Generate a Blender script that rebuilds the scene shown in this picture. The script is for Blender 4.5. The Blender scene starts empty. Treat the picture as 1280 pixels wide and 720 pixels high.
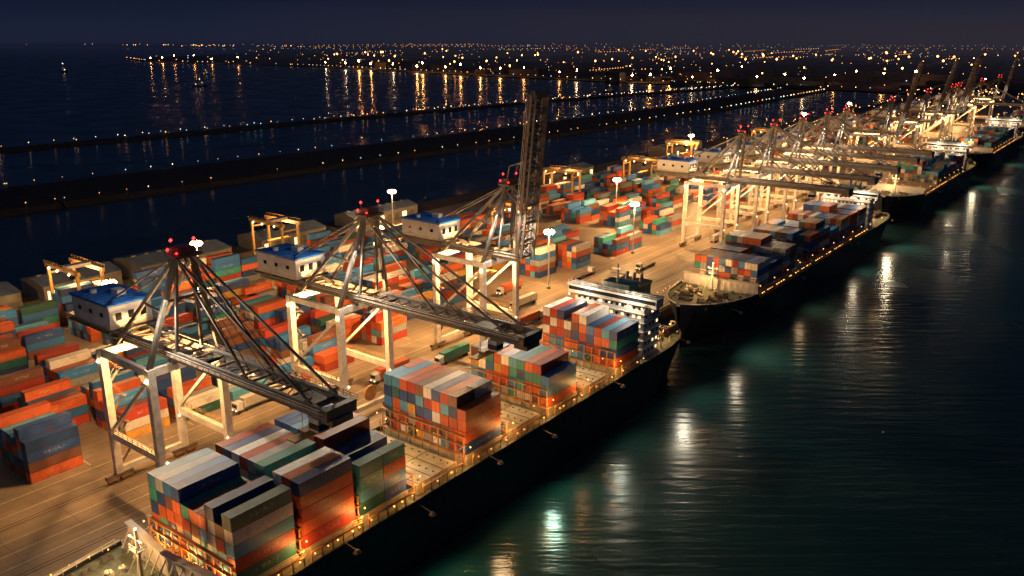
import bpy, math, random
from mathutils import Vector, Matrix
random.seed(7)
D=bpy.data; SC=bpy.context.scene; COL=SC.collection
# ------------------------------------------------------------------ materials
def mat(name, col, rough=.6, metal=0., var=.25, scale=.3, bump=0., emis=None, es=0., sample='AUTO'):
    m=D.materials.new(name); m.use_nodes=True; nt=m.node_tree; b=nt.nodes['Principled BSDF']
    b.inputs['Roughness'].default_value=rough; b.inputs['Metallic'].default_value=metal
    if emis:
        b.inputs['Base Color'].default_value=(*col,1)
        b.inputs['Emission Color'].default_value=(*emis,1); b.inputs['Emission Strength'].default_value=es
        m.cycles.emission_sampling=sample
        return m
    tc=nt.nodes.new('ShaderNodeTexCoord'); n=nt.nodes.new('ShaderNodeTexNoise')
    n.inputs['Scale'].default_value=scale; n.inputs['Detail'].default_value=6; n.inputs['Roughness'].default_value=.65
    r=nt.nodes.new('ShaderNodeValToRGB')
    r.color_ramp.elements[0].position=.3; r.color_ramp.elements[1].position=.7
    r.color_ramp.elements[0].color=(*[c*(1-var) for c in col],1); r.color_ramp.elements[1].color=(*[min(1,c*(1+var)) for c in col],1)
    L=nt.links.new
    L(tc.outputs['Object'],n.inputs['Vector']); L(n.outputs['Fac'],r.inputs['Fac']); L(r.outputs['Color'],b.inputs['Base Color'])
    if bump:
        bp=nt.nodes.new('ShaderNodeBump'); bp.inputs['Strength'].default_value=bump; L(n.outputs['Fac'],bp.inputs['Height']); L(bp.outputs['Normal'],b.inputs['Normal'])
    return m
M={}
M['steel_light']=mat('steel_light_paint',(.60,.58,.55),.5,0,.3,.5)
M['steel_dark']=mat('steel_dark_paint',(.125,.118,.115),.5,.1,.35,.6)
M['steel_brown']=mat('steel_brown',(.17,.13,.10),.55,.1,.35,.6)
M['house_white']=mat('house_white',(.55,.57,.6),.5,0,.15,.4)
M['roof_blue']=mat('roof_blue',(.02,.14,.52),.5,0,.3,.5)
M['orange_paint']=mat('orange_paint',(.40,.2,.08),.5,0,.35,.8)
M['yellow_paint']=mat('yellow_paint',(.45,.28,.09),.5,0,.3,.8)
M['cable']=mat('cable',(.03,.03,.03),.6)
M['glass']=mat('dark_glass',(.01,.015,.02),.1)
M['hull']=mat('hull_navy',(.010,.014,.026),.5,0,.35,.25)
M['hull_red']=mat('hull_red',(.05,.013,.011),.5,0,.3,.3)
M['deck']=mat('deck_green',(.13,.16,.12),.7,0,.5,.5)
M['hatch']=mat('hatch_cream',(.48,.44,.29),.6,0,.25,.5)
M['ship_white']=mat('ship_white',(.66,.64,.6),.45,0,.12,.5)
M['funnel']=mat('funnel_dark',(.02,.05,.06),.45,0,.2,.5)
M['rope']=mat('rope',(.3,.27,.2),.8)
M['roof_grey']=mat('roof_slate_blue',(.11,.16,.24),.7,0,.35,.15)
M['wall_grey']=mat('wall_grey',(.2,.19,.17),.8,0,.2,.3)
M['rubber']=mat('rubber',(.02,.02,.02),.85)
M['rock']=mat('rock',(.022,.022,.024),.95,0,.6,.2,.6)
M['city_block']=mat('city_block',(.06,.055,.05),.9,0,.4,.01)
WARM=(1.,.52,.18); WHT=(1.,.80,.56)
M['bulb']=mat('bulb_warm',(.8,.5,.2),.5,emis=(1,.38,.08),es=7,sample='NONE')
M['bulb_white']=mat('bulb_white',(.8,.8,.8),.5,emis=(1,.66,.34),es=7,sample='NONE')
M['bulb_cool']=mat('bulb_cool',(.8,.8,.8),.5,emis=(.5,.8,1),es=3.5,sample='NONE')
M['bulb_red']=mat('bulb_red',(.8,.1,.1),.5,emis=(1,.02,.02),es=9,sample='NONE')
M['lamp']=mat('lamp_head',(.9,.8,.6),.5,emis=(1,.62,.26),es=45)
M['window_lit']=mat('window_lit',(.8,.6,.3),.5,emis=(1,.7,.35),es=2.0,sample='NONE')
M['big_orange']=mat('big_orange',(.8,.5,.2),.5,emis=(1,.36,.08),es=250)
M['big_white']=mat('big_white',(.8,.8,.8),.5,emis=(1,.66,.36),es=140)
M['mid_orange']=mat('mid_orange',(.8,.5,.2),.5,emis=(1,.36,.08),es=22,sample='NONE')
# ------------------------------------------------------------------ mesh builder
class MB:
    def __init__(s): s.v=[];s.f=[];s.m=[];s.ms=[]
    def mi(s,k):
        if k not in s.ms: s.ms.append(k)
        return s.ms.index(k)
    def box(s,cx,cy,cz,sx,sy,sz,k):
        s.beamf(Vector((cx-sx/2,cy,cz)),Vector((cx+sx/2,cy,cz)),sy,sz,k)
    def beamf(s,a,b,w,h,k):
        d=(b-a); 
        if d.length<1e-6: return
        d.normalize(); up=Vector((0,0,1))
        if abs(d.z)>.95: up=Vector((0,1,0))
        sd=d.cross(up).normalized(); u=sd.cross(d).normalized()
        i=len(s.v)
        for p in (a,b):
            for q,r in((-1,-1),(1,-1),(1,1),(-1,1)): s.v.append(tuple(p+sd*(w/2*q)+u*(h/2*r)))
        for f in ((0,1,2,3),(7,6,5,4),(4,5,1,0),(5,6,2,1),(6,7,3,2),(7,4,0,3)):
            s.f.append(tuple(i+j for j in f)); s.m.append(s.mi(k))
    def beam(s,a,b,w,h,k): s.beamf(Vector(a),Vector(b),w,h,k)
    def cyl(s,a,b,r,k,n=8,r2=None):
        a=Vector(a);b=Vector(b);r2=r if r2 is None else r2
        d=(b-a).normalized(); up=Vector((0,0,1)) if abs(d.z)<.95 else Vector((1,0,0))
        x=d.cross(up).normalized();y=d.cross(x)
        i=len(s.v)
        for p,rr in((a,r),(b,r2)):
            for j in range(n):
                t=2*math.pi*j/n; s.v.append(tuple(p+x*math.cos(t)*rr+y*math.sin(t)*rr))
        for j in range(n): s.f.append((i+j,i+(j+1)%n,i+n+(j+1)%n,i+n+j)); s.m.append(s.mi(k))
        s.f.append(tuple(i+j for j in range(n))[::-1]); s.m.append(s.mi(k))
        s.f.append(tuple(i+n+j for j in range(n))); s.m.append(s.mi(k))
    def octa(s,x,y,z,r,k):
        i=len(s.v)
        s.v+= [(x+r,y,z),(x-r,y,z),(x,y+r,z),(x,y-r,z),(x,y,z+r),(x,y,z-r)]
        for f in((0,2,4),(2,1,4),(1,3,4),(3,0,4),(2,0,5),(1,2,5),(3,1,5),(0,3,5)):
            s.f.append(tuple(i+j for j in f)); s.m.append(s.mi(k))
    def poly(s,pts,k):
        i=len(s.v); s.v+=[tuple(p) for p in pts]; s.f.append(tuple(range(i,i+len(pts)))); s.m.append(s.mi(k))
    def rail(s,pts,k,h=1.1,step=2.5,t=.09):
        for a,b in zip(pts[:-1],pts[1:]):
            a=Vector(a);b=Vector(b);n=max(1,int((b-a).length/step))
            for zz in (h*.5,h): s.beamf(a+Vector((0,0,zz)),b+Vector((0,0,zz)),t,t,k)
            for j in range(n+1):
                p=a.lerp(b,j/n); s.beamf(p,p+Vector((0,0,h)),t,t,k)
    def obj(s,name,parent=None):
        me=D.meshes.new(name); me.from_pydata(s.v,[],s.f)
        for k in s.ms: me.materials.append(M[k])
        me.polygons.foreach_set('material_index',s.m); me.update()
        o=D.objects.new(name,me); COL.objects.link(o)
        if parent: o.parent=parent
        return o
def empty(name,loc=(0,0,0)):
    e=D.objects.new(name,None); COL.objects.link(e); e.location=loc; return e
def plight(name,loc,w,col=WARM,r=.5,parent=None,spot=None,target=None,blend=.6):
    l=D.lights.new(name,'SPOT' if spot else 'POINT'); l.energy=w*1.2; l.color=col; l.shadow_soft_size=r
    o=D.objects.new(name,l); COL.objects.link(o); o.location=loc
    if spot:
        l.spot_size=math.radians(spot); l.spot_blend=blend
        o.rotation_euler=(Vector(target)-Vector(loc)).to_track_quat('-Z','Y').to_euler()
    if parent: o.parent=parent
    return o
# ------------------------------------------------------------------ container material
def cont_mat():
    m=D.materials.new('container_paint'); m.use_nodes=True; nt=m.node_tree; N=nt.nodes; L=nt.links.new; b=N['Principled BSDF']
    b.inputs['Roughness'].default_value=.5
    at=N.new('ShaderNodeAttribute'); at.attribute_name='Col'
    rn=N.new('ShaderNodeAttribute'); rn.attribute_name='rnd'
    uv=N.new('ShaderNodeUVMap'); uv.uv_map='UVMap'
    sx=N.new('ShaderNodeSeparateXYZ'); L(uv.outputs[0],sx.inputs[0])
    def mt(op,a,bb=None,c=None):
        n=N.new('ShaderNodeMath'); n.operation=op
        for i,x in enumerate((a,bb,c)):
            if x is None: continue
            if isinstance(x,(int,float)): n.inputs[i].default_value=x
            else: L(x,n.inputs[i])
        return n.outputs[0]
    U,V=sx.outputs[0],sx.outputs[1]; K=at.outputs['Alpha']
    cyc=mt('MULTIPLY_ADD',mt('GREATER_THAN',K,.2),32*2*math.pi,6*2*math.pi)
    s=mt('MULTIPLY_ADD',mt('SINE',mt('MULTIPLY',U,cyc)),.5,.5)
    eu=mt('GREATER_THAN',mt('ABSOLUTE',mt('SUBTRACT',U,.5)),mt('MULTIPLY_ADD',mt('GREATER_THAN',K,.2),.025,.465))
    ev=mt('GREATER_THAN',mt('ABSOLUTE',mt('SUBTRACT',V,.5)),.46)
    edge=mt('MAXIMUM',eu,ev)
    seam=mt('MULTIPLY',mt('LESS_THAN',mt('ABSOLUTE',mt('SUBTRACT',U,.5)),.015),mt('LESS_THAN',K,.2))
    tc=N.new('ShaderNodeTexCoord'); no=N.new('ShaderNodeTexNoise'); no.inputs['Scale'].default_value=.7; no.inputs['Detail'].default_value=8; no.inputs['Roughness'].default_value=.7
    L(tc.outputs['Object'],no.inputs['Vector'])
    f=mt('MULTIPLY_ADD',s,.16,.86)
    f=mt('MULTIPLY',f,mt('MULTIPLY_ADD',no.outputs['Fac'],.9,.6))
    f=mt('MULTIPLY',f,mt('MULTIPLY_ADD',edge,-.45,1.))
    f=mt('MULTIPLY',f,mt('MULTIPLY_ADD',seam,-.7,1.))
    f=mt('MULTIPLY',f,mt('MULTIPLY_ADD',rn.outputs['Fac'],.5,.75))
    vm=N.new('ShaderNodeVectorMath'); vm.operation='SCALE'; L(at.outputs['Color'],vm.inputs[0]); L(f,vm.inputs['Scale'])
    cb=N.new('ShaderNodeCombineXYZ'); L(mt('MULTIPLY',U,34.),cb.inputs[0]); L(mt('MULTIPLY',rn.outputs['Fac'],99.),cb.inputs[1]); L(mt('MULTIPLY',V,3.),cb.inputs[2])
    n2=N.new('ShaderNodeTexNoise'); n2.inputs['Scale'].default_value=1.; L(cb.outputs[0],n2.inputs['Vector'])
    inu=mt('MULTIPLY',mt('LESS_THAN',mt('ABSOLUTE',mt('SUBTRACT',U,.5)),.2),mt('LESS_THAN',mt('ABSOLUTE',mt('SUBTRACT',V,.52)),.15))
    t=mt('MULTIPLY',mt('MULTIPLY',inu,mt('GREATER_THAN',n2.outputs['Fac'],.52)),mt('MULTIPLY',mt('GREATER_THAN',K,.8),mt('GREATER_THAN',rn.outputs['Fac'],.6)))
    mx=N.new('ShaderNodeMix'); mx.data_type='RGBA'; L(mt('MULTIPLY',t,.35),mx.inputs[0]); L(vm.outputs[0],mx.inputs[6]); mx.inputs[7].default_value=(.5,.48,.45,1)
    rr=N.new('ShaderNodeTexNoise'); rr.inputs['Scale'].default_value=.35; rr.inputs['Detail'].default_value=10; L(tc.outputs['Object'],rr.inputs['Vector'])
    mx2=N.new('ShaderNodeMix'); mx2.data_type='RGBA'; L(mt('MULTIPLY',mt('GREATER_THAN',rr.outputs['Fac'],.62),.3),mx2.inputs[0]); L(mx.outputs[2],mx2.inputs[6]); mx2.inputs[7].default_value=(.12,.05,.025,1)
    L(mx2.outputs[2],b.inputs['Base Color'])
    bp=N.new('ShaderNodeBump'); bp.inputs['Strength'].default_value=.6; bp.inputs['Distance'].default_value=.05; L(s,bp.inputs['Height']); L(bp.outputs[0],b.inputs['Normal'])
    return m
M['container']=cont_mat()
PAL=[((.54,.11,.035),4.2),((.36,.045,.028),3.2),((.018,.06,.21),3.6),((.03,.16,.42),4.0),((.035,.25,.22),1.8),((.68,.66,.62),2.8),((.30,.32,.34),1.6),((.16,.07,.05),1.5),((.02,.10,.085),.8),((.52,.28,.06),.4),((.08,.31,.50),1.9)]
PC=[p[0] for p in PAL]; PW=[p[1] for p in PAL]
PW_green=[1.5,1,2,2,6,3,1.5,1,3,.4,1.5]
PW_yard=[4.4,3.6,4.0,4.2,.9,1.6,1.4,2.2,.7,.3,1.6]
class Cont:
    def __init__(s): s.b=[]
    def add(s,x,y,z,L=12.19,W=2.44,H=2.59,c=None,w=None):
        s.b.append((x+random.uniform(-.03,.03),y+random.uniform(-.08,.08),z,L,W,H,c or random.choices(PC,w or PW)[0],random.random()))
    def obj(s,name,parent=None):
        v=[];f=[];col=[];uv=[];rn=[]
        for x,y,z,L,W,H,c,r in s.b:
            i=len(v)
            x0,x1,y0,y1,z0,z1=x-W/2,x+W/2,y,y+L,z,z+H
            v+=[(x0,y0,z0),(x1,y0,z0),(x1,y1,z0),(x0,y1,z0),(x0,y0,z1),(x1,y0,z1),(x1,y1,z1),(x0,y1,z1)]
            for q,k in(((0,1,5,4),0.),((1,2,6,5),1.),((2,3,7,6),0.),((3,0,4,7),1.),((5,6,7,4),.5)):
                f.append(tuple(i+j for j in q)); rn.append(r)
                uv+= [0,0,1,0,1,1,0,1]
                for _ in range(4): col+=[*c,k]
        me=D.meshes.new(name); me.from_pydata(v,[],f)
        ca=me.color_attributes.new('Col','FLOAT_COLOR','CORNER'); ca.data.foreach_set('color',col)
        u=me.uv_layers.new(name='UVMap'); u.data.foreach_set('uv',uv)
        a=me.attributes.new('rnd','FLOAT','FACE'); a.data.foreach_set('value',rn)
        me.materials.append(M['container']); me.update()
        o=D.objects.new(name,me); COL.objects.link(o)
        if parent:o.parent=parent
        return o
# ------------------------------------------------------------------ ship
def lerp(a,b,t): return a+(b-a)*t
def ship(yb,ys,xc,half,deck,bays,acc_y,pal=None,detail=1,lights=True):
    e=empty('container_ship')
    st=[(yb,.8,.05,deck+4),(yb+4,5.5,1.,deck+3.6),(yb+10,9.5,3.5,deck+3.2),(yb+18,12.6,7,deck+2.8),(yb+28,14.6,11,deck+2.4),(yb+34,half,13,deck+2.3),(yb+34.3,half,13,deck),
        (yb+50,half,half-.2,deck),(ys-30,half,half,deck),(ys-14,half,half-2.5,deck),(ys-5,half-1.2,half-5.5,deck),(ys,half-3.5,half-8,deck)]
    mb=MB()
    for a,b in zip(st[:-1],st[1:]):
        for sg in(-1,1):
            def P(s,lev):
                y,hd,hw,zd=s
                return (xc+sg*(hd if lev==2 else hw), y + ((0 if lev==2 else 3.0) if y<yb+20 else 0), zd+1.0 if lev==2 else (1.4 if lev==1 else -1.5))
            q=[P(a,1),P(b,1),P(b,2),P(a,2)]; q2=[P(a,0),P(b,0),P(b,1),P(a,1)]
            if sg<0: q=q[::-1];q2=q2[::-1]
            mb.poly(q,'hull'); mb.poly(q2,'hull_red')
        mb.poly([(xc-a[1]+.3,a[0],a[3]),(xc+a[1]-.3,a[0],a[3]),(xc+b[1]-.3,b[0],b[3]),(xc-b[1]+.3,b[0],b[3])],'deck')
        for sg in(-1,1):
            mb.beam((xc+sg*(a[1]-.12),a[0],a[3]+1.0),(xc+sg*(b[1]-.12),b[0],b[3]+1.0),.3,.25,'steel_light' if a[0]<yb+30 else 'hull')
    y,hd,hw,zd=st[-1]
    mb.poly([(xc-hw,y,-1.5),(xc+hw,y,-1.5),(xc+hd,y,zd+1),(xc-hd,y,zd+1)][::-1],'hull')
    mb.poly([(xc-half+.2,yb+34.2,deck),(xc+half-.2,yb+34.2,deck),(xc+half-.2,yb+34.2,deck+2.3),(xc-half+.2,yb+34.2,deck+2.3)],'ship_white')
    mb.obj('hull',e)
    fb=MB(); zf=deck+2.5; yw=bays[0][0]-4.6
    fb.beam((xc-half+.6,yw+1.,zf+1.9),(xc,yw-.4,zf+1.9),.4,4.2,'ship_white'); fb.beam((xc,yw-.4,zf+1.9),(xc+half-.6,yw+1.,zf+1.9),.4,4.2,'ship_white')
    fb.beam((xc-half+.6,yw+1.,zf+4.1),(xc,yw-.4,zf+4.1),1.3,.2,'ship_white'); fb.beam((xc,yw-.4,zf+4.1),(xc+half-.6,yw+1.,zf+4.1),1.3,.2,'ship_white')
    for k in range(-6,7):
        fb.beam((xc+k*2.3,yw-2.4+abs(k)*.22,zf),(xc+k*2.3,yw-.3+abs(k)*.2,zf+3.4),.15,.3,'ship_white')
    mx,my=xc-1.5,yb+30.5
    fb.cyl((mx,my,zf-.3),(mx,my,zf+10),.45,'ship_white',10,.25); fb.beam((mx-2,my,zf+8.2),(mx+2,my,zf+8.2),.22,.22,'ship_white')
    fb.beam((mx,my,zf+6),(mx-2.2,my-2.2,zf),.2,.2,'ship_white'); fb.beam((mx,my,zf+6),(mx+2.2,my-2.2,zf),.2,.2,'ship_white')
    fb.box(mx,my,zf+6.3,2.2,1.6,.15,'ship_white'); fb.rail([(mx-1.1,my-.8,zf+6.3),(mx+1.1,my-.8,zf+6.3),(mx+1.1,my+.8,zf+6.3)],'ship_white')
    for dx in(-1.6,1.6): fb.octa(mx+dx,my-.3,zf+8.5,.24,'bulb_white')
    fb.octa(mx,my,zf+10.2,.3,'bulb_white')
    rs=random.Random(int(yb))
    for sx in(-1,1):
        for yy,xx in((yb+12,3.5),(yb+17,5.5),(yb+23,5)):
            X=xc+sx*xx
            fb.cyl((X-1.6,yy,zf+1),(X+1.6,yy,zf+1),.75,'steel_brown',12); fb.cyl((X-1.7,yy,zf+1),(X-1.55,yy,zf+1),1.15,'orange_paint',12); fb.cyl((X+1.55,yy,zf+1),(X+1.7,yy,zf+1),1.15,'orange_paint',12)
            fb.box(X+2.3,yy,zf+.7,1.1,1.6,1.3,'deck')
        for yy in(yb+8,yb+14,yb+20,yb+26,yb+30):
            t=min(1,(yy-yb)/30); X=xc+sx*lerp(5.,12.3,t)
            for d in(-.6,.6): fb.cyl((X,yy+d,zf-.2),(X,yy+d,zf+1),.32,'steel_dark',8)
            fb.box(X,yy,zf+.05,.9,2.2,.25,'steel_dark')
    for _ in range(30):
        X=xc+rs.uniform(-11,11); yy=rs.uniform(yb+16,yb+31)
        q=rs.random()
        if q<.4: fb.cyl((X,yy,zf-.2),(X,yy,zf+1.1),.2,'ship_white',8); fb.cyl((X,yy,zf+1.1),(X,yy,zf+1.5),.5,'ship_white',8,.3)
        elif q<.7:
            for ring in range(3): fb.cyl((X,yy,zf-.1+ring*.16),(X,yy,zf+.05+ring*.16),.9-.12*ring,'rope',12)
        else: fb.box(X,yy,zf+.3,rs.uniform(.8,1.8),rs.uniform(.8,1.6),rs.uniform(.7,1.3),rs.choice(('deck','ship_white','steel_brown','orange_paint')))
    fb.rail([(xc-half+.4,yb+33,zf+.5),(xc-12.4,yb+18,zf+.6),(xc-9.3,yb+10,zf+.9)],'ship_white'); fb.rail([(xc+half-.4,yb+33,zf+.5),(xc+12.4,yb+18,zf+.6),(xc+9.3,yb+10,zf+.9)],'ship_white')
    for k in range(7): fb.octa(xc-half+1+rs.random(),yb+31-k*3.2,zf+1.2,.15,'bulb')
    fb.obj('foredeck_gear',e)
    cb=MB(); ct=Cont(); bl=MB()
    zh=deck+2.5; nrow=int((2*half-3.6)/2.5); x0=xc-(nrow-1)*1.25
    for (by,t0,t1) in bays:
        for p in range(3):
            px=xc-(2*half-5)/2+(p+.5)*(2*half-5)/3
            cb.box(px,by+6.1,deck+1.2,(2*half-5)/3-.25,12.6,2.35,'hatch')
            if t0==0:
                for ii in range(4):
                    for jj in range(3): cb.box(px-3+ii*2,by+1.5+jj*4.6,deck+2.48,.35,.35,.22,'steel_brown')
                for jj in range(4): cb.box(px,by+.4+jj*3.9,deck+2.42,(2*half-5)/3-.6,.12,.1,'steel_dark')
        yl=by-.85
        for r in range(nrow+1):
            X=x0-1.25+r*2.5
            cb.beam((X,yl,deck),(X,yl,deck+(7.2 if t0 else 5)),.22,.22,'orange_paint')
            if r<nrow and detail: 
                if r%3==0: cb.beam((X,yl,deck+2.6),(X+2.5,yl,deck+5),.12,.12,'orange_paint')
        for zz in((2.5,5.0,7.2) if t0 else (2.5,5.)): cb.beam((x0-1.6,yl,deck+zz),(x0+nrow*2.5-.9,yl,deck+zz),.7,.15,'orange_paint')
        for sg in(-1,1):
            X=xc+sg*(half-.9)
            for k in range(6):
                cb.beam((X,by+k*2.45,deck),(X,by+k*2.45,deck+2.6),.2,.2,'orange_paint')
            cb.beam((X,by,deck+2.6),(X,by+12.3,deck+2.6),.5,.15,'orange_paint'); cb.rail([(X,by,deck+2.6),(X,by+12.3,deck+2.6)],'yellow_paint',1.1,2.45)
            for k in range(5):
                if rs.random()<.7: bl.octa(X+.25*sg,by+1.+k*2.6+rs.uniform(-.8,.8),deck+2.2,rs.uniform(.12,.22),'bulb')
            bl.octa(X,yl,deck+5.3,.2,'bulb')
        for r in range(0,nrow,2):
            if rs.random()<.6: bl.octa(x0+r*2.5,yl-.2,deck+rs.choice((2.2,4.7)),.16,'bulb')
        if t0:
            for r in range(nrow):
                h=t0 if r<nrow*.55 else t1
                if random.random()<.1: h-=1
                split=random.random()<.12
                for k in range(h):
                    z=zh+k*2.6; X=x0+r*2.5
                    if split:
                        ct.add(X,by,z,6.0,w=pal); ct.add(X,by+6.18,z,6.0,w=pal)
                    else: ct.add(X,by,z,w=pal)
    cb.obj('hatches_and_lashing',e); ct.obj('containers',e)
    ab=MB(); za=deck; H=18; w=2*half-4
    ab.box(xc,acc_y+5,za+H/2-1.5,w-3,9.5,H-3,'ship_white')
    for k in range(6):
        zz=za+1.5+k*2.7
        ab.box(xc,acc_y+5,zz+1.3,w-2.2,10.4,.2,'ship_white')
        for j in range(12):
            xx=xc-(w-6)/2+j*(w-6)/11
            ab.box(xx,acc_y+.22,zz+.2,.9,.12,.8,'window_lit' if rs.random()<.35 else 'glass')
        for j in range(4): ab.box(xc+w/2-1.48,acc_y+1.8+j*2.2,zz+.2,.12,.8,.8,'window_lit' if rs.random()<.2 else 'glass')
    ab.box(xc,acc_y+3.4,za+H-1.2,w+3.6,4.4,2.6,'ship_white'); ab.box(xc,acc_y+1.15,za+H-.9,w+3,.12,1.1,'glass')
    ab.box(xc,acc_y+3.4,za+H+.25,w+4.2,5,.25,'ship_white'); ab.rail([(xc-w/2-1.8,acc_y+1.2,za+H+.3),(xc+w/2+1.8,acc_y+1.2,za+H+.3),(xc+w/2+1.8,acc_y+5.6,za+H+.3)],'ship_white')
    ab.box(xc,acc_y+6.5,za+H+1.2,9,5,2,'funnel')
    ab.cyl((xc,acc_y+5,za+H+2),(xc,acc_y+5,za+H+8),.4,'funnel',8,.2); ab.beam((xc-2.5,acc_y+5,za+H+5),(xc+2.5,acc_y+5,za+H+5),.25,.25,'funnel'); ab.beam((xc-1.8,acc_y+4.5,za+H+6.6),(xc+1.8,acc_y+4.5,za+H+6.6),.3,.4,'ship_white')
    ab.box(xc,acc_y+14,za+9,9,7,18,'funnel'); ab.box(xc,acc_y+14,za+18.4,9.6,7.6,.8,'steel_dark')
    for d in(-2.5,0,2.5): ab.cyl((xc+d,acc_y+14.5,za+18),(xc+d,acc_y+15.2,za+21),.55,'steel_dark',10)
    ab.box(xc,acc_y+10.9,za+4,w-8,3,8,'ship_white')
    for sg in(-1,1):
        X=xc+sg*(half-2.2)
        ab.cyl((X,acc_y+12,za+5),(X,acc_y+18.5,za+5),1.3,'orange_paint',10); ab.cyl((X,acc_y+18.5,za+5),(X,acc_y+20,za+5.3),1.3,'orange_paint',10,.3); ab.cyl((X,acc_y+12,za+5),(X,acc_y+10.6,za+5.3),1.3,'orange_paint',10,.3)
        for yy in(acc_y+12.5,acc_y+18): ab.beam((X-sg*1.6,yy,za),(X-sg*1.3,yy,za+7),.3,.3,'ship_white'); ab.beam((X-sg*1.3,yy,za+7),(X,yy,za+7),.3,.3,'ship_white')
    for yy in(ys-8,ys-4):
        for xx in(-7,-2.5,2.5,7): ab.cyl((xc+xx-1.2,yy,za+.9),(xc+xx+1.2,yy,za+.9),.7,'steel_brown',10); ab.box(xc+xx+1.9,yy,za+.6,1,1.4,1.2,'deck')
    ab.rail([(xc-half+.6,ys-18,za+1),(xc-half+1.6,ys-5,za+1),(xc-half+3.8,ys-.4,za+1),(xc+half-3.8,ys-.4,za+1),(xc+half-1.6,ys-5,za+1),(xc+half-.6,ys-18,za+1)],'ship_white')
    for k in range(9): bl.octa(xc-w/2-1+k*(w+2)/8,acc_y+.6,za+H-2.9,.3,'bulb_white')
    for k in range(16): bl.octa(xc+rs.uniform(-half+2,half-2),rs.uniform(acc_y+11,ys-1),za+rs.uniform(1.5,4),.24,'bulb' if k%3 else 'bulb_white')
    ab.obj('superstructure',e); bl.obj('deck_bulbs',e)
    if lights:
        for d in(-8,8): plight('deck_flood',(xc+d,acc_y-2.2,za+H+.5),2600,WHT,.3,e)
        plight('stern_flood',(xc+6,ys-10,za+7),5000,WARM,.3,e)
        plight('mast_flood',(mx-3,my-4,zf+8.6),6500,WARM,.3,e)
    return e
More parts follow.
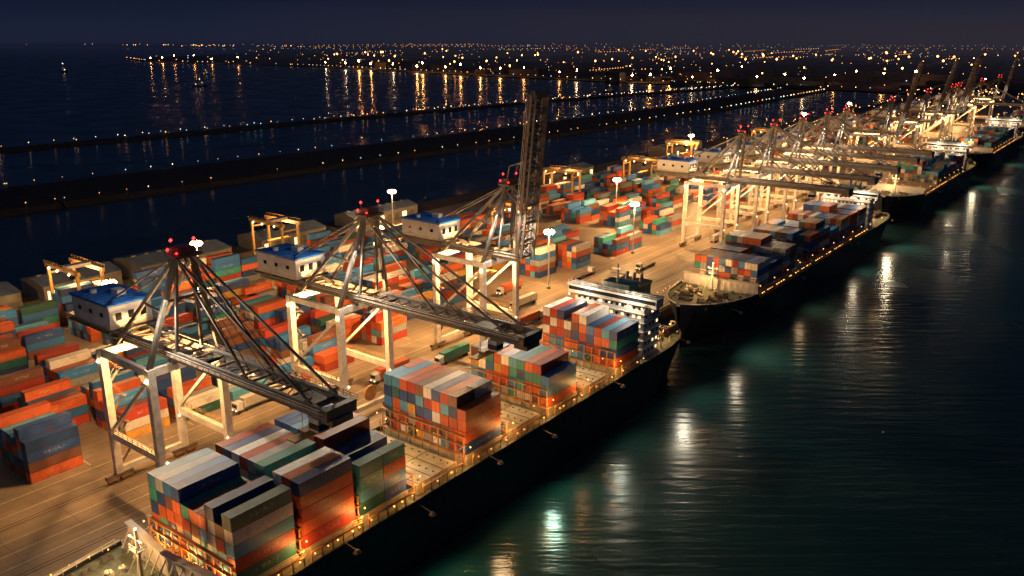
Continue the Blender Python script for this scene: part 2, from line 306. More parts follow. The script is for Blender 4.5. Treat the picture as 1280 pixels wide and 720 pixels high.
# ------------------------------------------------------------------ gantry crane
def crane(yc,raised=False,tx=-128.,pow_=1.,Lb=43,detail=1,ang=84):
    e=empty('ship_to_shore_gantry_crane')
    xl,xw=-181.,-161.; Q=4.; hy=8.5; zt=37.
    lg=MB()
    for x in(xl,xw):
        for s in(-1,1):
            y=yc+s*hy
            lg.beam((x,y,Q+2.2),(x,y,zt),1.5,1.7,'steel_light')
            lg.box(x,y,Q+1.7,1.1,6.5,.9,'steel_brown')
            for k in(-2.4,-.9,.9,2.4): lg.cyl((x-.35,y+k,Q+.62),(x+.35,y+k,Q+.62),.55,'steel_dark',10)
            for k in(-1.65,1.65): lg.box(x,y+k,Q+1.0,.9,2.6,.6,'orange_paint')
        lg.beam((x,yc-hy,Q+2.9),(x,yc+hy,Q+2.9),1.1,1.3,'steel_light')
        lg.beam((x,yc-hy,zt-.8),(x,yc+hy,zt-.8),1.3,1.8,'steel_light')
    for s in(-1,1):
        y=yc+s*hy
        lg.beam((xl,y,Q+12),(xw,y,Q+12),1.2,1.6,'steel_light')
        lg.beam((xl,y,zt-.8),(xw,y,zt-.8),1.0,1.5,'steel_light')
        lg.beam((xl,y,Q+13),(xw,y,zt-2),.7,.7,'steel_light')
        lg.rail([(xl,y+s*.8,Q+12.9),(xw,y+s*.8,Q+12.9)],'yellow_paint',1.1,2,.1)
    for k in range(9):
        z0=Q+3+k*3.4; a,b=(yc-hy+1.2,yc-hy+4.2)
        if k%2: a,b=b,a
        lg.beam((xl-1.5,a,z0),(xl-1.5,b,z0+3.4),.8,.15,'steel_brown'); lg.box(xl-1.5,b,z0+3.4,1.6,1.0,.12,'steel_brown')
        lg.beam((xl-2.2,a,z0+1),(xl-2.2,b,z0+4.4),.08,.08,'yellow_paint')
    lg.cyl((xw-1.8,yc+2,Q+5.5),(xw-1.2,yc+2,Q+5.5),2.2,'orange_paint',16)
    lg.obj('legs',e)
    def girder(mb,p,q,walk=True):
        p=Vector(p);q=Vector(q); d=(q-p); n=int(d.length/4)
        dn=d.normalized(); up=Vector((-dn.z,0,dn.x))
        for s in(-1,1):
            o=Vector((0,s*3.0,0))
            for hh in (-.9,.9): mb.beamf(p+o+up*hh,q+o+up*hh,.7,.45,'steel_dark')
            for k in range(n*2):
                a=p.lerp(q,k/(n*2))+o; b=p.lerp(q,(k+1)/(n*2))+o; t=1 if k%2 else -1
                mb.beamf(a-up*.9*t,b+up*.9*t,.25,.25,'steel_dark')
            if walk: mb.beamf(p+o,q+o,.12,1.3,'steel_dark')
        for k in range(n+1):
            a=p.lerp(q,k/n); mb.beamf(a+Vector((0,-3,0)),a+Vector((0,3,0)),.35,.5,'steel_brown')
            if detail and k<n:
                b=p.lerp(q,(k+1)/n); s=1 if k%2 else -1
                mb.beamf(a+Vector((0,-3*s,0)),b+Vector((0,3*s,0)),.22,.22,'steel_brown')
        for s in(-1,1):
            a=p+Vector((0,s*4.1,0))+up*.3; b=q+Vector((0,s*4.1,0))+up*.3
            mb.beamf(a,b,1.0,.12,'steel_brown')
            for hh in(.55,1.1): mb.beamf(a+Vector((0,s*.5,0))+up*hh,b+Vector((0,s*.5,0))+up*hh,.1,.1,'steel_light' if s<0 else 'steel_brown')
            for k in range(n*2+1):
                c=a.lerp(b,k/(n*2))+Vector((0,s*.5,0)); mb.beamf(c,c+up*1.1,.09,.09,'steel_brown')
    zb=38.7; xh=-151.; gb=MB()
    girder(gb,(-201,yc,zb),(xh,yc,zb))
    for x in (xl,xw):
        for s in(-1,1): gb.box(x,yc+s*3,zb-1.6,1.4,1.2,1.0,'steel_dark')
    gb.obj('fixed_girder',e)
    bb=MB()
    if raised:
        an=math.radians(ang); Lr=50; tip=(xh+Lr*math.cos(an),yc,zb+Lr*math.sin(an))
    else:
        tip=(xh+Lb,yc,zb)
    girder(bb,(xh,yc,zb),tip,walk=not raised)
    T=Vector(tip);P0=Vector((xh,yc,zb)); dn=(T-P0).normalized()
    bb.beamf(T+Vector((0,-3.6,0)),T+Vector((0,3.6,0)),1.4,2.2,'steel_dark')
    if raised:
        for k in range(1,9):
            a=P0.lerp(T,k/9); bb.beamf(a+Vector((0,-3,0)),a+Vector((0,3,0)),.5,.9,'steel_dark')
        for k in range(12):
            a=P0.lerp(T,k/12);b=P0.lerp(T,(k+1)/12)
            for s in(-1,1): bb.beamf(a+Vector((0,-3*s,0)),b+Vector((0,3*s,0)),.28,.28,'steel_dark')
    else:
        bb.box(T.x-1,yc,zb-1.8,3.6,5,1.2,'steel_brown')
    bb.obj('boom',e)
    af=MB(); za=61.; xa=-157.
    for s in(-1,1):
        A=(xa,yc+s*1.8,za)
        af.beam((xw,yc+s*hy,zt),A,.9,1.0,'steel_dark')
        af.beam((xw+2,yc+s*3,zb+1),A,.6,.6,'steel_dark')
        af.beam((xl,yc+s*hy*.6,zt),A,.7,.8,'steel_dark')
        af.beam((-198,yc+s*3.2,zb+1),A,.35,.35,'steel_dark')
        m=Vector((xw,yc+s*hy,zt)).lerp(Vector(A),.5); m2=Vector((xl,yc+s*hy*.6,zt)).lerp(Vector(A),.5); af.beamf(m,m2,.4,.4,'steel_dark')
        if not raised:
            for k,f in enumerate((.42,.9)):
                B=P0.lerp(T,f)+Vector((0,s*3,1)); af.beam((xa+.5,yc+s*2.,za-.5),tuple(B),.42,.42,'steel_brown'); 
                af.beam(tuple(B+Vector((-3,0,-.4))),tuple(B+Vector((0,0,1.2))),.4,.4,'steel_dark')
            for f in (.3,.55,.8):
                af.cyl((xa,yc+s*.6,za+.4),tuple(P0.lerp(T,f)+Vector((0,s*.6,1))),.08,'cable',5)
        else:
            for f in(.3,.62):
                B=P0.lerp(T,f)+Vector((0,s*2.5,0)); K=(Vector(A)+B)/2+Vector((-3,0,1.5)); af.beam(A,tuple(K),.3,.3,'steel_dark'); af.beam(tuple(K),tuple(B),.3,.3,'steel_dark')
    for f in(.3,.6):
        a=Vector((xw,yc-hy,zt)).lerp(Vector((xa,yc-1.8,za)),f); b=Vector((xw,yc+hy,zt)).lerp(Vector((xa,yc+1.8,za)),f); af.beamf(a,b,.5,.5,'steel_dark')
    af.box(xa,yc,za,4.2,6.2,.5,'steel_dark'); af.box(xa,yc,za+1,2.4,3.6,1.4,'steel_brown'); af.rail([(xa-2,yc-3,za+.2),(xa+2,yc-3,za+.2),(xa+2,yc+3,za+.2),(xa-2,yc+3,za+.2),(xa-2,yc-3,za+.2)],'steel_brown')
    for d in(-1.,1.):
        af.cyl((xa+d,yc+d*2,za+.5),(xa+d,yc+d*2,za+3),.1,'steel_dark',5); af.octa(xa+d,yc+d*2,za+3.2,.42,'bulb_red')
    af.octa(xa-1.6,yc-2.6,za+1.2,.4,'bulb_red'); af.octa(xa+1.6,yc-2.6,za+.9,.35,'bulb_red')
    af.obj('a_frame',e)
    hb=MB(); hx,hz=-190.5,zb+1.4
    hb.box(hx,yc,hz+2.9,17,10.2,5.6,'house_white'); hb.box(hx,yc,hz+5.9,17.8,11,.5,'roof_blue')
    for k in range(9): hb.box(hx-8+k*2,yc,hz+6.22,.15,10.8,.14,'roof_blue')
    for k in range(3): hb.box(hx-5+k*5,yc-5.14,hz+3.2,1.2,.12,1.0,'glass')
    for k in range(3): hb.box(hx+8.54,yc-3+k*3,hz+3,.12,1.4,1.8,'glass')
    for k in range(17): hb.box(hx-8+k,yc-5.14,hz+1.2,.08,.1,2.2,'house_white')
    hb.box(hx,yc,hz-.2,19,12.4,.3,'steel_dark'); hb.rail([(hx-9.4,yc-6.1,hz),(hx+9.4,yc-6.1,hz),(hx+9.4,yc+6.1,hz)],'yellow_paint'); hb.box(hx+2,yc+1,hz+6.9,3,2,1.3,'house_white'); hb.cyl((hx-4,yc-2,hz+6),(hx-4,yc-2,hz+7),.8,'house_white',10)
    hb.obj('machinery_house',e)
    tb=MB(); tx2=tx if not raised else -168.
    tb.box(tx2,yc,zb+.2,5.5,5.0,1.2,'steel_brown'); tb.box(tx2+3.2,yc-1.8,zb-3.1,2.6,2.4,2.6,'house_white'); tb.box(tx2+3.2,yc-1.8,zb-3.4,2.7,2.5,1.2,'glass')
    zs=zb-5.5 if not raised else zb-8
    for a in(-1,1):
        for b in(-1,1): tb.cyl((tx2+a*.9,yc+b*2.4,zb),(tx2+a*.9,yc+b*2.4,zs),.06,'cable',4)
    tb.box(tx2,yc,zs,1.6,6.5,.8,'yellow_paint'); tb.box(tx2,yc,zs-.6,2.4,12.1,.35,'yellow_paint')
    tb.obj('trolley_and_spreader',e)
    lb=MB()
    for (x,y,z,r,k) in [(xw,yc-hy-1,zt-2.5,.5,'lamp'),(xl,yc-hy-1,zt-2.5,.4,'lamp'),(xw+1,yc+3.9,za-9,.4,'lamp')]:
        lb.octa(x,y,z,r,k)
    if not raised:
        for f in(.25,.5,.75): lb.octa(P0.lerp(T,f).x,yc+3,zb-1.5,.32,'bulb_white')
    for x in(xl,xw):
        for s in(-1,1): lb.octa(x+.9,yc+s*(hy-.9),Q+11,.34,'bulb_white')
    lb.obj('lamps',e)
    p=pow_
    plight('portal_flood',(-171,yc,zt-3),52000*p,WARM,.6,e)
    plight('apex_flood',(xw+3,yc-4.6,za-9),78000*p,WHT,.6,e,spot=130,target=(-128,yc-8,16))
    plight('yard_flood',(xl-4,yc-6.5,zt),66000*p,WARM,.6,e,spot=125,target=(-205,yc-10,0))
    plight('added_roof_fill',(-176,yc,za-8),2600,WHT,.3,e,spot=90,target=(hx,yc,hz+6))  # added lamp without a fitting, put in to brighten the blue roof
    if detail: plight('added_frame_fill',(-158,yc-9,zb+9),3200,WHT,.3,e)  # added fill beside the boom to brighten the crane frame, no walkway fitting
    return e
for yc,ra,tx,Lb,pw in((93,False,-118,40,.66),(145.5,False,-118,45,.9),(204,True,0,0,1.3)): crane(yc,ra,tx,Lb=Lb,pow_=pw)
for yc,ra,tx in((386,False,-125),(427,False,-130),(470,False,-118),(512,False,-128),(548,False,-120)): crane(yc,ra,tx,.75,Lb=45)
for yc,ra,tx,an in((655,True,0,78),(768,True,0,76),(865,True,0,77),(892,True,0,80),(1010,False,-120,0),(1120,True,0,80)): crane(yc,ra,tx,.8,detail=0,ang=an)
# ------------------------------------------------------------------ ships
B1=[(67.3,5,5),(81.2,5,5),(95,5,4),(110,0,0),(125.8,5,5),(141,0,0),(157.2,4,4),(173,0,0),(189.6,5,4)]
ship(28,231,-121.3,15.3,14,B1,205.5)
B2=[(290,4,4),(304,4,3),(318,5,4),(332,3,0),(347,4,4),(361,4,5),(375,3,3),(389,4,4),(403,5,4),(417,4,4)]
ship(252,476,-121.3,15.3,12,B2,436)
B3=[(548+14*i,random.choice((0,3,4,5)),random.choice((3,4))) for i in range(9)]
B3=[(a,b,c if b else 0) for a,b,c in B3]
ship(512,722,-121.3,15.3,12,B3,682,pal=PW_green,detail=0)
B4=[(785+14*i,random.choice((3,4,5)),random.choice((3,4))) for i in range(9)]
ship(748,968,-121.3,15.3,12,B4,925,pal=PW_green,detail=0)
B5=[(1040+14*i,random.choice((3,4,5)),4) for i in range(9)]
ship(1000,1220,-121.3,15.3,12,B5,1180,detail=0,lights=False)
for i,(y,x) in enumerate([(80.3,-106.9),(94,-107),(109,-107),(124,-107),(140,-107),(156,-107),(172,-107),(188.6,-107),(109.5,-136),(140,-136),(172,-136),(66,-112),(66,-121),(66,-130)]):
    plight('lashing_lamp',(x,y-.8,18),1100,(1,.43,.11),.2)
for y in(116,147,179): plight('hatch_lamp',(-121,y-5.6,21.5),5500,WARM,.25)
# added overside lamps and arms, put in for coloured patches on the water
OS=[(88,13,9000,(.75,1,.62)),(108,11,7000,(.4,1,.55)),(130,13,6000,(1,.62,.3)),(151,11,8000,(.6,1,.7)),(183,13,5000,(.9,1,.8)),(222,14,11000,(1,.88,.65)),(262,13,20000,(1,.84,.6)),(325,11,9000,(1,.68,.36)),(398,11,12000,(1,.8,.55)),(458,12,24000,(1,.8,.52)),(570,11,20000,(1,.72,.42)),(690,11,30000,(1,.8,.5)),(830,11,30000,(1,.75,.45))]
for (y,z,w,c) in OS: plight('added_water_lamp',(-102.6,y,z),w,c,1.6,None,172,(-60,y+random.uniform(-9,9),z-12),1.)
g=MB()
for (y,z,w,c) in OS: g.beam((-106.2,y,z+2.6),(-102.7,y,z+2.1),.14,.14,'steel_dark'); g.cyl((-102.6,y,z+1.7),(-102.6,y,z+2.3),.8,'steel_dark',8,.3)
g.obj('added_lamp_outriggers')
# ------------------------------------------------------------------ yard container stacks
def stack(x0,y0,rows,nlen,hs):
    c=Cont()
    for b in range(nlen):
        for r in range(rows):
            h=max(1,hs+random.choice((0,0,0,-1,-1,1)))
            for k in range(h): c.add(x0+r*2.55+1.25,y0+b*12.6,4.02+k*2.6,w=PW_yard)
    c.obj('container_stack')
for s in [(-211,71,6,1,4),(-234,64,5,1,3),(-236,50,5,1,3),(-214,96,6,1,3),(-213,112,6,1,3),(-231,84,5,1,3),(-232,101,5,1,3),(-219,153,4,1,3),(-207,158,5,1,3),(-202,144,3,1,2),(-208,186,4,1,3),(-222,176,5,1,3),
          (-214,286,4,1,4),(-212,308,5,1,4),(-210,340,5,2,3),(-214,392,5,2,3),(-209,128,4,1,2),(-222,200,5,2,3),(-222,232,5,1,3)]:
    stack(*s)
for X in(-254,-274,-294,-313):
    y=66+ (X%3)*4
    while y<170:
        if random.random()<.93: stack(X,y,random.choice((5,6)) if X!=-313 else 4,1,random.choice((2,3,3,4)))
        y+=12.6+random.choice((1.,1.,2.5,8))
for X in(-242,-264,-288,-310):
    y=178 if X!=-242 else 118
    while y<1150:
        n=random.choice((1,2,3)); 
        if X==-242 and y<178: n=1
        if random.random()<.88: stack(X+random.uniform(-.6,.6),y,random.choice((4,5,6)) if y>178 else 4,n,random.choice((2,3,3,4)))
        y+=n*12.6+random.choice((2,4,8,12))
y=320
while y<1150:
    n=random.choice((2,3)); 
    if y>425: stack(-216,y,5,n,3)
    y+=n*12.6+random.choice((6,12,18))
# ------------------------------------------------------------------ yard gantries, masts, warehouses, trucks
def rtg(x,y,w=22,h=19,l=9):
    e=empty('rubber_tyred_gantry_crane'); b=MB()
    for sx in(0,1):
        for sy in(-1,1):
            b.beam((x+sx*w,y+sy*l/2,4.8),(x+sx*w,y+sy*l/2,4+h),.9,1.0,'yellow_paint')
            for d in(-1,1): b.cyl((x+sx*w-.35,y+sy*l/2+d*1.1,4.8),(x+sx*w+.35,y+sy*l/2+d*1.1,4.8),.8,'rubber',12)
        b.beam((x+sx*w,y-l/2,5.8),(x+sx*w,y+l/2,5.8),.8,1,'yellow_paint'); b.beam((x+sx*w,y-l/2,4+h-3),(x+sx*w,y+l/2,4+h-3),.5,.6,'yellow_paint')
    for sy in(-1,1): b.beam((x-1.5,y+sy*l/2,4+h),(x+w+1.5,y+sy*l/2,4+h),1,1.5,'yellow_paint'); b.rail([(x-1.5,y+sy*(l/2+.6),4.7+h),(x+w+1.5,y+sy*(l/2+.6),4.7+h)],'yellow_paint')
    b.box(x+w*.6,y,5+h,3.5,l,1.2,'house_white'); b.box(x+w*.6+2.5,y-l/2+1.5,1.9+h,2,2,2.2,'glass'); b.box(x-.2,y,7.5,2,4,2.2,'house_white')
    b.box(x+w*.6,y,h-4,2.4,12,.5,'yellow_paint')
    for k in(.1,.4,.8): b.octa(x+w*k,y-l/2-.8,3.2+h,.6,'bulb_white'); 
    b.octa(x+w*.3,y+l/2+.8,3.2+h,.6,'bulb_white')
    b.obj('frame',e); plight('gantry_flood',(x+w*.5,y,2+h),12000,WARM,.5,e)
for p in[(-330,236),(-322,140),(-312,446),(-296,520),(-318,628),(-250,560),(-300,760),(-262,330)]: rtg(*p)
def mast(x,y,h=24,w=30000,col=WARM):
    e=empty('light_mast',(x,y,4)); b=MB()
    b.cyl((0,0,0),(0,0,h),.38,'steel_light',8,.2); b.cyl((0,0,0),(0,0,.8),.9,'wall_grey',8)
    b.cyl((0,0,h-.5),(0,0,h-.1),1.3,'steel_dark',12)
    for k in range(8):
        t=k*math.pi/4; b.beam((0,0,h),(1.6*math.cos(t),1.6*math.sin(t),h),.2,.2,'steel_dark'); b.octa(1.6*math.cos(t),1.6*math.sin(t),h+.1,.95,'lamp')
    b.obj('pole',e); plight('flood',(0,0,h-1.6),w,col,.7,e)
for x,y,h,w in[(-319,312,22,60),(-238,408,24,85),(-296,621,26,75),(-285,850,28,80),(-246,232,26,62),(-281,172,26,42),(-300,95,22,34),(-262,128,24,30),(-192,276,24,85),(-194,350,24,75),(-240,520,26,70),(-250,700,26,70),(-230,960,26,70),(-300,1050,26,80),(-200,1150,26,80)]:
    mast(x,y,h,w*1000)
def warehouse(x,y,sx,sy,h,rf='roof_grey'):
    e=empty('warehouse'); b=MB(); z=4
    b.box(x,y,z+h/2,sx,sy,h,'wall_grey')
    b.poly([(x-sx/2-.4,y-sy/2-.4,z+h),(x,y-sy/2-.4,z+h+2.2),(x,y+sy/2+.4,z+h+2.2),(x-sx/2-.4,y+sy/2+.4,z+h)],rf)
    b.poly([(x,y-sy/2-.4,z+h+2.2),(x+sx/2+.4,y-sy/2-.4,z+h),(x+sx/2+.4,y+sy/2+.4,z+h),(x,y+sy/2+.4,z+h+2.2)],rf)
    for s in(-1,1): b.poly([(x-sx/2,y+s*sy/2,z+h),(x+sx/2,y+s*sy/2,z+h),(x,y+s*sy/2,z+h+2.15)],'wall_grey')
    n=int(sy/6)
    for k in range(n): b.box(x+sx/2+.05,y-sy/2+3+k*6,z+2,.15,3.4,3.6,'steel_dark' if k%3 else 'window_lit'); b.box(x,y-sy/2+3+k*6,z+h+2.25,1.2,1.6,.5,'wall_grey')
    b.obj('walls_and_roof',e)
for w in[(-348,112,24,36,7),(-350,156,20,32,6),(-346,200,24,44,7),(-348,262,20,40,6),(-350,330,16,50,6),(-350,520,16,60,6),(-348,700,18,70,8)]: warehouse(*w)
def truck(x,y,d=1,loaded=True):
    e=empty('yard_truck',(x,y,4.0)); b=MB()
    b.box(0,5.9*d,1.9,2.4,2.0,2.3,'house_white'); b.box(0,6.95*d,2.2,2.1,.1,.9,'glass'); b.box(0,5.2*d,3.15,2.2,1.2,.2,'house_white'); b.box(0,6.2*d,.75,2.4,3,.5,'steel_dark')
    b.box(0,-1.5*d,1.15,2.3,12.6,.35,'steel_dark')
    for yy in(6.4,3.9,-5,-6.3):
        for s in(-1,1): b.cyl((s*.9,yy*d,.52),(s*1.25,yy*d,.52),.52,'rubber',12)
    for s in(-.8,.8): b.octa(s,7.1*d,1.,.2,'bulb_white'); b.octa(s,-7.9*d,1.1,.14,'bulb_red')
    b.obj('cab_and_chassis',e)
    if loaded: c=Cont(); c.add(0,-7.8*d if d>0 else -4.6,1.35); c.obj('container',e)
for t in[(-172,112,1),(-176,168,-1),(-191,130,-1),(-172,236,1),(-186,250,-1),(-190,300,1),(-176,330,-1),(-172,400,1),(-202,262,-1),(-196,222,1),(-188,460,-1),(-170,190,-1),(-152,118,1),(-153,262,-1)]: truck(t[0],t[1],t[2],random.random()<.7)
# ------------------------------------------------------------------ ground & quay
def ground_mat():
    m=D.materials.new('quay_concrete'); m.use_nodes=True; nt=m.node_tree; N=nt.nodes; L=nt.links.new; b=N['Principled BSDF']
    tc=N.new('ShaderNodeTexCoord'); sp=N.new('ShaderNodeSeparateXYZ'); L(tc.outputs['Object'],sp.inputs[0])
    def mt(op,a,bb=None,c=None):
        n=N.new('ShaderNodeMath'); n.operation=op
        for i,x in enumerate((a,bb,c)):
            if x is None: continue
            if isinstance(x,(int,float)): n.inputs[i].default_value=x
            else: L(x,n.inputs[i])
        return n.outputs[0]
    n1=N.new('ShaderNodeTexNoise'); n1.inputs['Scale'].default_value=.06; n1.inputs['Detail'].default_value=10; n1.inputs['Roughness'].default_value=.72; L(tc.outputs['Object'],n1.inputs['Vector'])
    mp=N.new('ShaderNodeMapping'); mp.inputs['Scale'].default_value=(1.1,.03,1); L(tc.outputs['Object'],mp.inputs[0])
    n2=N.new('ShaderNodeTexNoise'); n2.inputs['Scale'].default_value=1; n2.inputs['Detail'].default_value=4; L(mp.outputs[0],n2.inputs['Vector'])
    r=N.new('ShaderNodeValToRGB'); r.color_ramp.elements[0].position=.3; r.color_ramp.elements[1].position=.72
    r.color_ramp.elements[0].color=(.10,.08,.065,1); r.color_ramp.elements[1].color=(.36,.28,.20,1)
    mixf=mt('MULTIPLY_ADD',n1.outputs['Fac'],.72,mt('MULTIPLY',n2.outputs['Fac'],.28)); L(mixf,r.inputs[0])
    lx=mt('LESS_THAN',mt('FRACT',mt('DIVIDE',sp.outputs[0],2.9)),.06); ly=mt('LESS_THAN',mt('FRACT',mt('DIVIDE',sp.outputs[1],14.)),.012)
    f=mt('MULTIPLY_ADD',mt('MAXIMUM',lx,ly),-.35,1.)
    vm=N.new('ShaderNodeVectorMath'); vm.operation='SCALE'; L(r.outputs[0],vm.inputs[0]); L(f,vm.inputs['Scale']); L(vm.outputs[0],b.inputs['Base Color'])
    L(mt('MULTIPLY_ADD',n1.outputs['Fac'],.5,.25),b.inputs['Roughness'])
    return m
M['quay']=ground_mat(); M['asphalt']=mat('asphalt',(.045,.043,.04),.85,0,.4,.05); M['line']=mat('line_paint',(.5,.45,.32),.6,0,.4,.5); M['rail']=mat('rail_steel',(.06,.055,.05),.4,.6)
g=MB(); g.box(-243,600,1,203.8,2400,6,'quay'); g.obj('quay_ground')
g=MB(); g.box(-355,600,1,20,2400,6.02,'asphalt'); g.obj('perimeter_road')
g=MB()
for x in(-181,-161):
    for d in(-.55,.55): g.box(x+d,600,4.03,.16,2400,.06,'rail')
g.obj('crane_rails')
g=MB()
for x in(-157,-165,-170,-175,-185.5,-192): g.box(x,600,4.006,.24,2400,.006,'line')
for y in range(0,1200,28): g.box(-200,y,4.01,12,.3,.006,'line')
g.obj('painted_markings')
g=MB(); g.box(-141.6,600,4.25,.9,2400,.5,'yellow_paint')
g.obj('quay_kerb')
for k in range(0,34):
    y=10+k*16
    b=MB(); b.cyl((-143.4,y,4),(-143.4,y,4.9),.35,'steel_dark',8); b.cyl((-143.4,y,4.9),(-143.4,y,5.15),.6,'steel_dark',8)
    b.obj('mooring_bollard')
for k in range(0,40):
    b=MB(); y=14+k*20; b.cyl((-140.4,y,-.5),(-140.4,y,3.6),.8,'rubber',10); b.box(-139.3,y,1.8,.4,2.6,3.2,'rubber'); b.obj('quay_fender')
def rope(a,b,sag=1.5):
    m=MB(); a=Vector(a);b=Vector(b);pr=a
    for k in range(1,13):
        t=k/12; p=a.lerp(b,t); p.z-=sag*4*t*(1-t); m.cyl(tuple(pr),tuple(p),.1,'rope',5); pr=p
    m.obj('mooring_line')
for a,b in[((-124,254.5,16),(-143.4,234,5)),((-126,257,16),(-143.4,218,5)),((-127,259,16),(-143.4,250,5)),((-133,228,14.6),(-143.4,250,5)),((-131,230,14.6),(-143.4,266,5)),((-131,38,17),(-143.4,26,5)),((-134,52,17),(-143.4,74,5)),((-133,48,17),(-143.4,42,5))]: rope(a,b)
def boat(x,y,rot=0,s=1.):
    e=empty('work_boat',(x,y,0)); e.rotation_euler=(0,0,rot); e.scale=(s,s,s); b=MB()
    st=[(-10,3,1.8),(0,3.4,1.8),(6,2.6,2.2),(10,.2,3)]
    for p,q in zip(st[:-1],st[1:]):
        for sg in(-1,1):
            qd=[(p[0],sg*p[1]*.8,-.5),(q[0],sg*q[1]*.8,-.5),(q[0],sg*q[1],q[2]),(p[0],sg*p[1],p[2])]; b.poly(qd,'hull')
        b.poly([(p[0],-p[1],p[2]-.3),(q[0],-q[1],q[2]-.3),(q[0],q[1],q[2]-.3),(p[0],p[1],p[2]-.3)],'deck')
    b.poly([(-10,-2.4,-.5),(-10,2.4,-.5),(-10,3,1.8),(-10,-3,1.8)],'hull')
    b.box(1,0,3.2,6,4,3,'ship_white'); b.box(1.5,0,5.4,3.4,3,1.5,'ship_white'); b.box(3.25,0,5.5,.1,2.6,.8,'window_lit'); b.cyl((0,0,6),(0,0,10),.15,'ship_white',6); b.octa(0,0,10.2,.6,'bulb_white'); b.octa(-6,0,3.,.5,'bulb_white')
    b.obj('hull_and_wheelhouse',e)
boat(-1744,1120,.6,1.6); boat(-2849,1343,2.9,2.6); boat(-2300,1500,.2,1.3); boat(-900,1500,1.,1.3)
def breakwater(pts,w,h,step,br=.9,seed=1):
    rs=random.Random(seed); e=empty('breakwater'); b=MB(); l=MB()
    for p,q in zip(pts[:-1],pts[1:]):
        p=Vector((*p,0));q=Vector((*q,0)); d=(q-p); n=max(1,int(d.length/30)); t=d.normalized(); s=Vector((-t.y,t.x,0))
        prev=None
        for k in range(n+1):
            c=p.lerp(q,k/n); j=[rs.uniform(-2.,2.) for _ in range(4)]
            row=[c-s*(w/2+6+j[0])+Vector((0,0,-1)),c-s*(w/2+j[1])+Vector((0,0,h)),c+s*(w/2+j[2])+Vector((0,0,h)),c+s*(w/2+6+j[3])+Vector((0,0,-1))]
            if prev:
                for i in range(3): b.poly([prev[i],prev[i+1],row[i+1],row[i]][::-1],'rock')
            prev=row
        m=int(d.length/step)
        for k in range(m+1):
            for sg in((-1,1)):
                if rs.random()<.12: continue
                c=p.lerp(q,min(1,(k+rs.uniform(-.2,.2))/m))+s*(w/2*sg)
                r=br*max(.5,c.length/900)*rs.uniform(.5,1.1)
                l.octa(c.x,c.y,h+3,r,rs.choice(('bulb_white','bulb_white','bulb_cool','bulb')))
                if c.length<900: l.cyl((c.x,c.y,h),(c.x,c.y,h+3),.12,'steel_dark',4)
    b.obj('rock_mound',e); l.obj('walkway_lamps',e)
breakwater([(-660,-500),(-597,250),(-575,700),(-570,1200),(-600,1760)],88,3,20,.45,1)
breakwater([(-930,-300),(-878,343),(-860,900),(-830,1300),(-760,1800)],12,3,24,.48,2)
# ------------------------------------------------------------------ city
shore=[(-7000,5200),(-5200,3600),(-4400,2400),(-3700,2130),(-3000,2160),(-2597,2130),(-2000,2010),(-1454,1901),(-1100,1830),(-854,1801),(-600,1830),(-420,1790),(-141,1790),(-141,1900),(400,2300),(4000,3200),(40000,9000),(40000,40000),(-9000,40000),(-12000,9500)]
cg=MB(); cg.poly([(x,y,2.) for x,y in shore],'rock'); cg.obj('far_shore_ground')
cg=MB(); cg.poly([(-60000,3000,2),(-9000,5800,2),(-9000,40000,2),(-60000,40000,2)],'rock'); cg.obj('distant_coast_ground')
def inpoly(x,y,P):
    c=False;n=len(P)
    for i in range(n):
        x1,y1=P[i];x2,y2=P[(i+1)%n]
        if (y1>y)!=(y2>y) and x<(x2-x1)*(y-y1)/(y2-y1)+x1: c=not c
    return c
rs=random.Random(5)
AZ=math.radians(37.417)
cl=MB(); big=MB(); bd=MB()
def at(px,dist):
    a=math.atan((px-640)/1095.)-AZ
    return math.sin(a)*dist,math.cos(a)*dist
kinds=['bulb','bulb','bulb','bulb','bulb','bulb_white','bulb_cool']
cnt=0
while cnt<1400:
    px=rs.uniform(-150,1450); dist=1850*math.exp(rs.random()**1.1*2.1)
    x,y=at(px,dist)
    ok=inpoly(x,y,shore) or (x<-9000 and y>5900)
    if not ok: continue
    if px<380 and rs.random()<.35: continue
    if math.sin(x/410.)+math.sin(y/530.+x/900.)<-.35 and rs.random()<.8: continue
    if rs.random()<.12:
        n=rs.randint(6,14); th=rs.choice((.1,.1+math.pi/2))+rs.uniform(-.1,.1); st=dist*.009; k=rs.choice(kinds); rr=rs.uniform(.2,.35)
        for j in range(n):
            X=x+math.cos(th)*st*j;Y=y+math.sin(th)*st*j
            if inpoly(X,Y,shore): cl.octa(X,Y,10,math.hypot(X,Y)/840*rr,k); cnt+=1
    else:
        cl.octa(x,y,rs.uniform(5,28),dist/840*rs.uniform(.12,.40),rs.choice(kinds)); cnt+=1
for _ in range(90):   # lights along the distant left-hand coast
    px=rs.uniform(-60,380); d=9000+rs.random()*3500; x,y=at(px,d)
    if y>5200 or inpoly(x,y,shore): cl.octa(x,max(y,6000) if x<-9000 else y,25,d/840*rs.uniform(.2,.45),rs.choice(('bulb','bulb','mid_orange','bulb_white')))
for _ in range(110):
    px=rs.uniform(400,1400); dist=rs.uniform(2300,6000); x,y=at(px,dist)
    if inpoly(x,y,shore): cl.octa(x,y,rs.uniform(15,35),dist/840*rs.uniform(.5,1.05),'mid_orange')
for i,((x1,y1),(x2,y2)) in enumerate(zip(shore[2:13],shore[3:14])):
    n=int(math.hypot(x2-x1,y2-y1)/(34 if i<3 else 28))
    for j in range(n):
        if rs.random()<(.5 if i<3 else .35): continue
        t=j/n; X=x1+(x2-x1)*t; Y=y1+(y2-y1)*t+6; cl.octa(X,Y,9,math.hypot(X,Y)/840*rs.uniform(.2,.42),rs.choice(('bulb','bulb','bulb','bulb_cool') if i<3 else ('bulb','bulb_white','bulb_white','bulb_cool')))
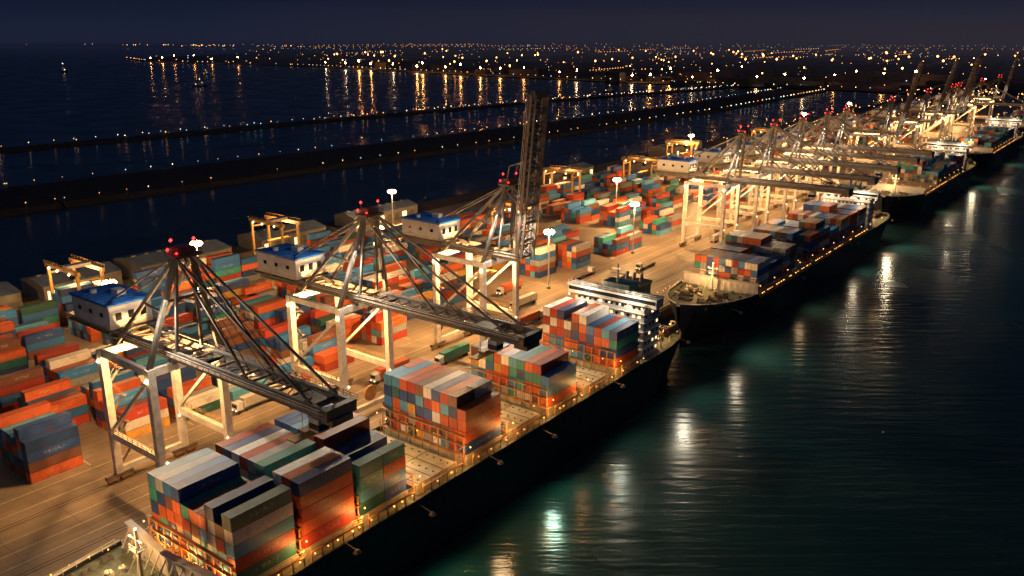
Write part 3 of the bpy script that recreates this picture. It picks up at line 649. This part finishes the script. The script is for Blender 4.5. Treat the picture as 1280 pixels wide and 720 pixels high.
for _ in range(420):
    px=rs.uniform(300,1400); dist=rs.uniform(1900,5200); x,y=at(px,dist)
    if inpoly(x,y,shore): 
        h=rs.uniform(6,22); bd.box(x,y,2+h/2,rs.uniform(25,110),rs.uniform(20,60),h,'city_block')
cl.obj('city_lights'); bd.obj('city_buildings')
def shore_d(px):
    d=1500
    while d<9000:
        x,y=at(px,d)
        if inpoly(x,y,shore): return d
        d+=10
    return d
for px,dd,k in[(447,30,0),(462,60,0),(520,20,0),(527,20,0),(556,20,0),(600,20,0),(625,30,0),(655,40,0),(700,20,0),(722,20,1),(760,20,1),(792,20,1),(815,60,0),(840,200,0),(868,20,1),(900,300,0),(930,400,0),(950,100,1),(985,200,0),(1010,50,1),(1048,300,0),(1075,500,0),(1110,200,0),(1150,400,0),(1200,500,0),(1240,300,0),(185,20,0),(200,30,0),(215,20,0),(240,20,0),(262,20,0),(295,20,0),(405,20,1),(430,20,1),(490,30,1),(575,20,0)]:
    d=shore_d(px)+dd; x,y=at(px,d)
    big.octa(x,y,rs.uniform(18,34),d/840*rs.uniform(.6,1.15)*(.55 if px<380 else 1),'big_white' if k else 'big_orange'); big.cyl((x,y,2),(x,y,18),.8,'steel_dark',5)
big.obj('harbour_floodlights')
tl=MB()
for _ in range(300):
    y=450+rs.random()**.8*1300; x=rs.uniform(-340,-150); dd=math.hypot(x,y)
    tl.octa(x,y,rs.uniform(10,26),dd/840*rs.uniform(.2,.5),rs.choice(('bulb','bulb_white','bulb')))
tl.obj('terminal_lamps')
# haze boxes: scattered city glow put in as the volume's own emission colour
def haze(nm,box,col,dens):
    hm=D.materials.new(nm); hm.use_nodes=True; nt=hm.node_tree; nt.nodes.clear()
    out=nt.nodes.new('ShaderNodeOutputMaterial'); ab=nt.nodes.new('ShaderNodeVolumeAbsorption'); em=nt.nodes.new('ShaderNodeEmission'); ad=nt.nodes.new('ShaderNodeAddShader')
    ab.inputs['Color'].default_value=(0,0,0,1); ab.inputs['Density'].default_value=dens
    em.inputs['Color'].default_value=(*col,1); em.inputs['Strength'].default_value=dens
    nt.links.new(ab.outputs[0],ad.inputs[0]); nt.links.new(em.outputs[0],ad.inputs[1]); nt.links.new(ad.outputs[0],out.inputs['Volume'])
    M[nm]=hm
    hz=MB(); hz.box(*box,nm); hz.obj(nm)
haze('sky_haze_glow',(-5000,26800,200,110000,50000,392),(.011,.015,.034),1.1e-4)
haze('city_haze_glow',(9000,12000,120,24000,20200,230),(.038,.028,.032),1.3e-4)
# ------------------------------------------------------------------ water: wind ripples with crests across the harbour
m=D.materials.new('water'); m.use_nodes=True; nt=m.node_tree; N=nt.nodes; L=nt.links.new; b=N['Principled BSDF']
b.inputs['Base Color'].default_value=(.012,.040,.038,1); b.inputs['IOR'].default_value=1.33
tc=N.new('ShaderNodeTexCoord')
vr=N.new('ShaderNodeVectorRotate'); vr.rotation_type='Z_AXIS'; vr.inputs['Angle'].default_value=-AZ; L(tc.outputs['Object'],vr.inputs['Vector'])
mp=N.new('ShaderNodeMapping'); mp.inputs['Scale'].default_value=(.06,.36,1); L(vr.outputs[0],mp.inputs[0])
n1=N.new('ShaderNodeTexNoise'); n1.inputs['Scale'].default_value=1.; n1.inputs['Detail'].default_value=4; L(mp.outputs[0],n1.inputs['Vector'])
n2=N.new('ShaderNodeTexNoise'); n2.inputs['Scale'].default_value=.02; n2.inputs['Detail'].default_value=3; L(tc.outputs['Object'],n2.inputs['Vector'])
bp=N.new('ShaderNodeBump'); bp.inputs['Strength'].default_value=.6; bp.inputs['Distance'].default_value=.55; L(n1.outputs['Fac'],bp.inputs['Height']); L(bp.outputs[0],b.inputs['Normal'])
mr=N.new('ShaderNodeMapRange'); mr.inputs[3].default_value=.15; mr.inputs[4].default_value=.30; mr.inputs[1].default_value=.35; mr.inputs[2].default_value=.65; L(n2.outputs['Fac'],mr.inputs[0]); L(mr.outputs[0],b.inputs['Roughness'])
M['water']=m
w=MB(); w.poly([(-60000,-5000,0),(60000,-5000,0),(60000,50000,0),(-60000,50000,0)],'water'); w.obj('water')
# ------------------------------------------------------------------ sky
W=D.worlds.new('World'); SC.world=W; W.use_nodes=True; nt=W.node_tree; N=nt.nodes; L=nt.links.new; bg=N['Background']
tc=N.new('ShaderNodeTexCoord'); sp=N.new('ShaderNodeSeparateXYZ'); L(tc.outputs['Generated'],sp.inputs[0])
r=N.new('ShaderNodeValToRGB'); el=r.color_ramp.elements
el[0].position=0; el[0].color=(.010,.014,.034,1); el[1].position=1; el[1].color=(.002,.005,.014,1)
for p_,c in((.02,(.0058,.010,.029)),(.05,(.0034,.0075,.024)),(.25,(.006,.013,.037))):
    e_=el.new(p_); e_.color=(*c,1)
L(sp.outputs[2],r.inputs[0])
vd=N.new('ShaderNodeVectorMath'); vd.operation='DOT_PRODUCT'; L(tc.outputs['Generated'],vd.inputs[0]); vd.inputs[1].default_value=(-.12,.99,0)
pw=N.new('ShaderNodeMath'); pw.operation='POWER'; L(vd.outputs['Value'],pw.inputs[0]); pw.inputs[1].default_value=10
r2=N.new('ShaderNodeValToRGB'); r2.color_ramp.elements[0].color=(.012,.010,.013,1); r2.color_ramp.elements[1].position=.05; r2.color_ramp.elements[1].color=(0,0,0,1); L(sp.outputs[2],r2.inputs[0])
ms=N.new('ShaderNodeVectorMath'); ms.operation='SCALE'; L(r2.outputs[0],ms.inputs[0]); L(pw.outputs[0],ms.inputs['Scale'])
ad=N.new('ShaderNodeVectorMath'); ad.operation='ADD'; L(r.outputs[0],ad.inputs[0]); L(ms.outputs[0],ad.inputs[1])
L(ad.outputs[0],bg.inputs[0]); bg.inputs[1].default_value=1.
sun=D.lights.new('added_cool_fill','SUN'); sun.energy=.08; sun.color=(.6,.75,1); sun.angle=math.radians(3); so=D.objects.new('added_cool_fill',sun); COL.objects.link(so); so.rotation_euler=(math.radians(40),math.radians(25),0)  # added dim cool fill in place of moonlight, helps container tops read
# ------------------------------------------------------------------ camera
cam=D.cameras.new('camera'); co=D.objects.new('camera',cam); COL.objects.link(co); SC.camera=co
cam.sensor_width=36; cam.lens=36*1050/1280; cam.clip_end=80000; cam.clip_start=1
co.location=(0,0,104); co.rotation_euler=(math.radians(90-16.549),0,AZ)
SC.view_settings.view_transform='Standard'; SC.view_settings.look='None'; SC.view_settings.exposure=0
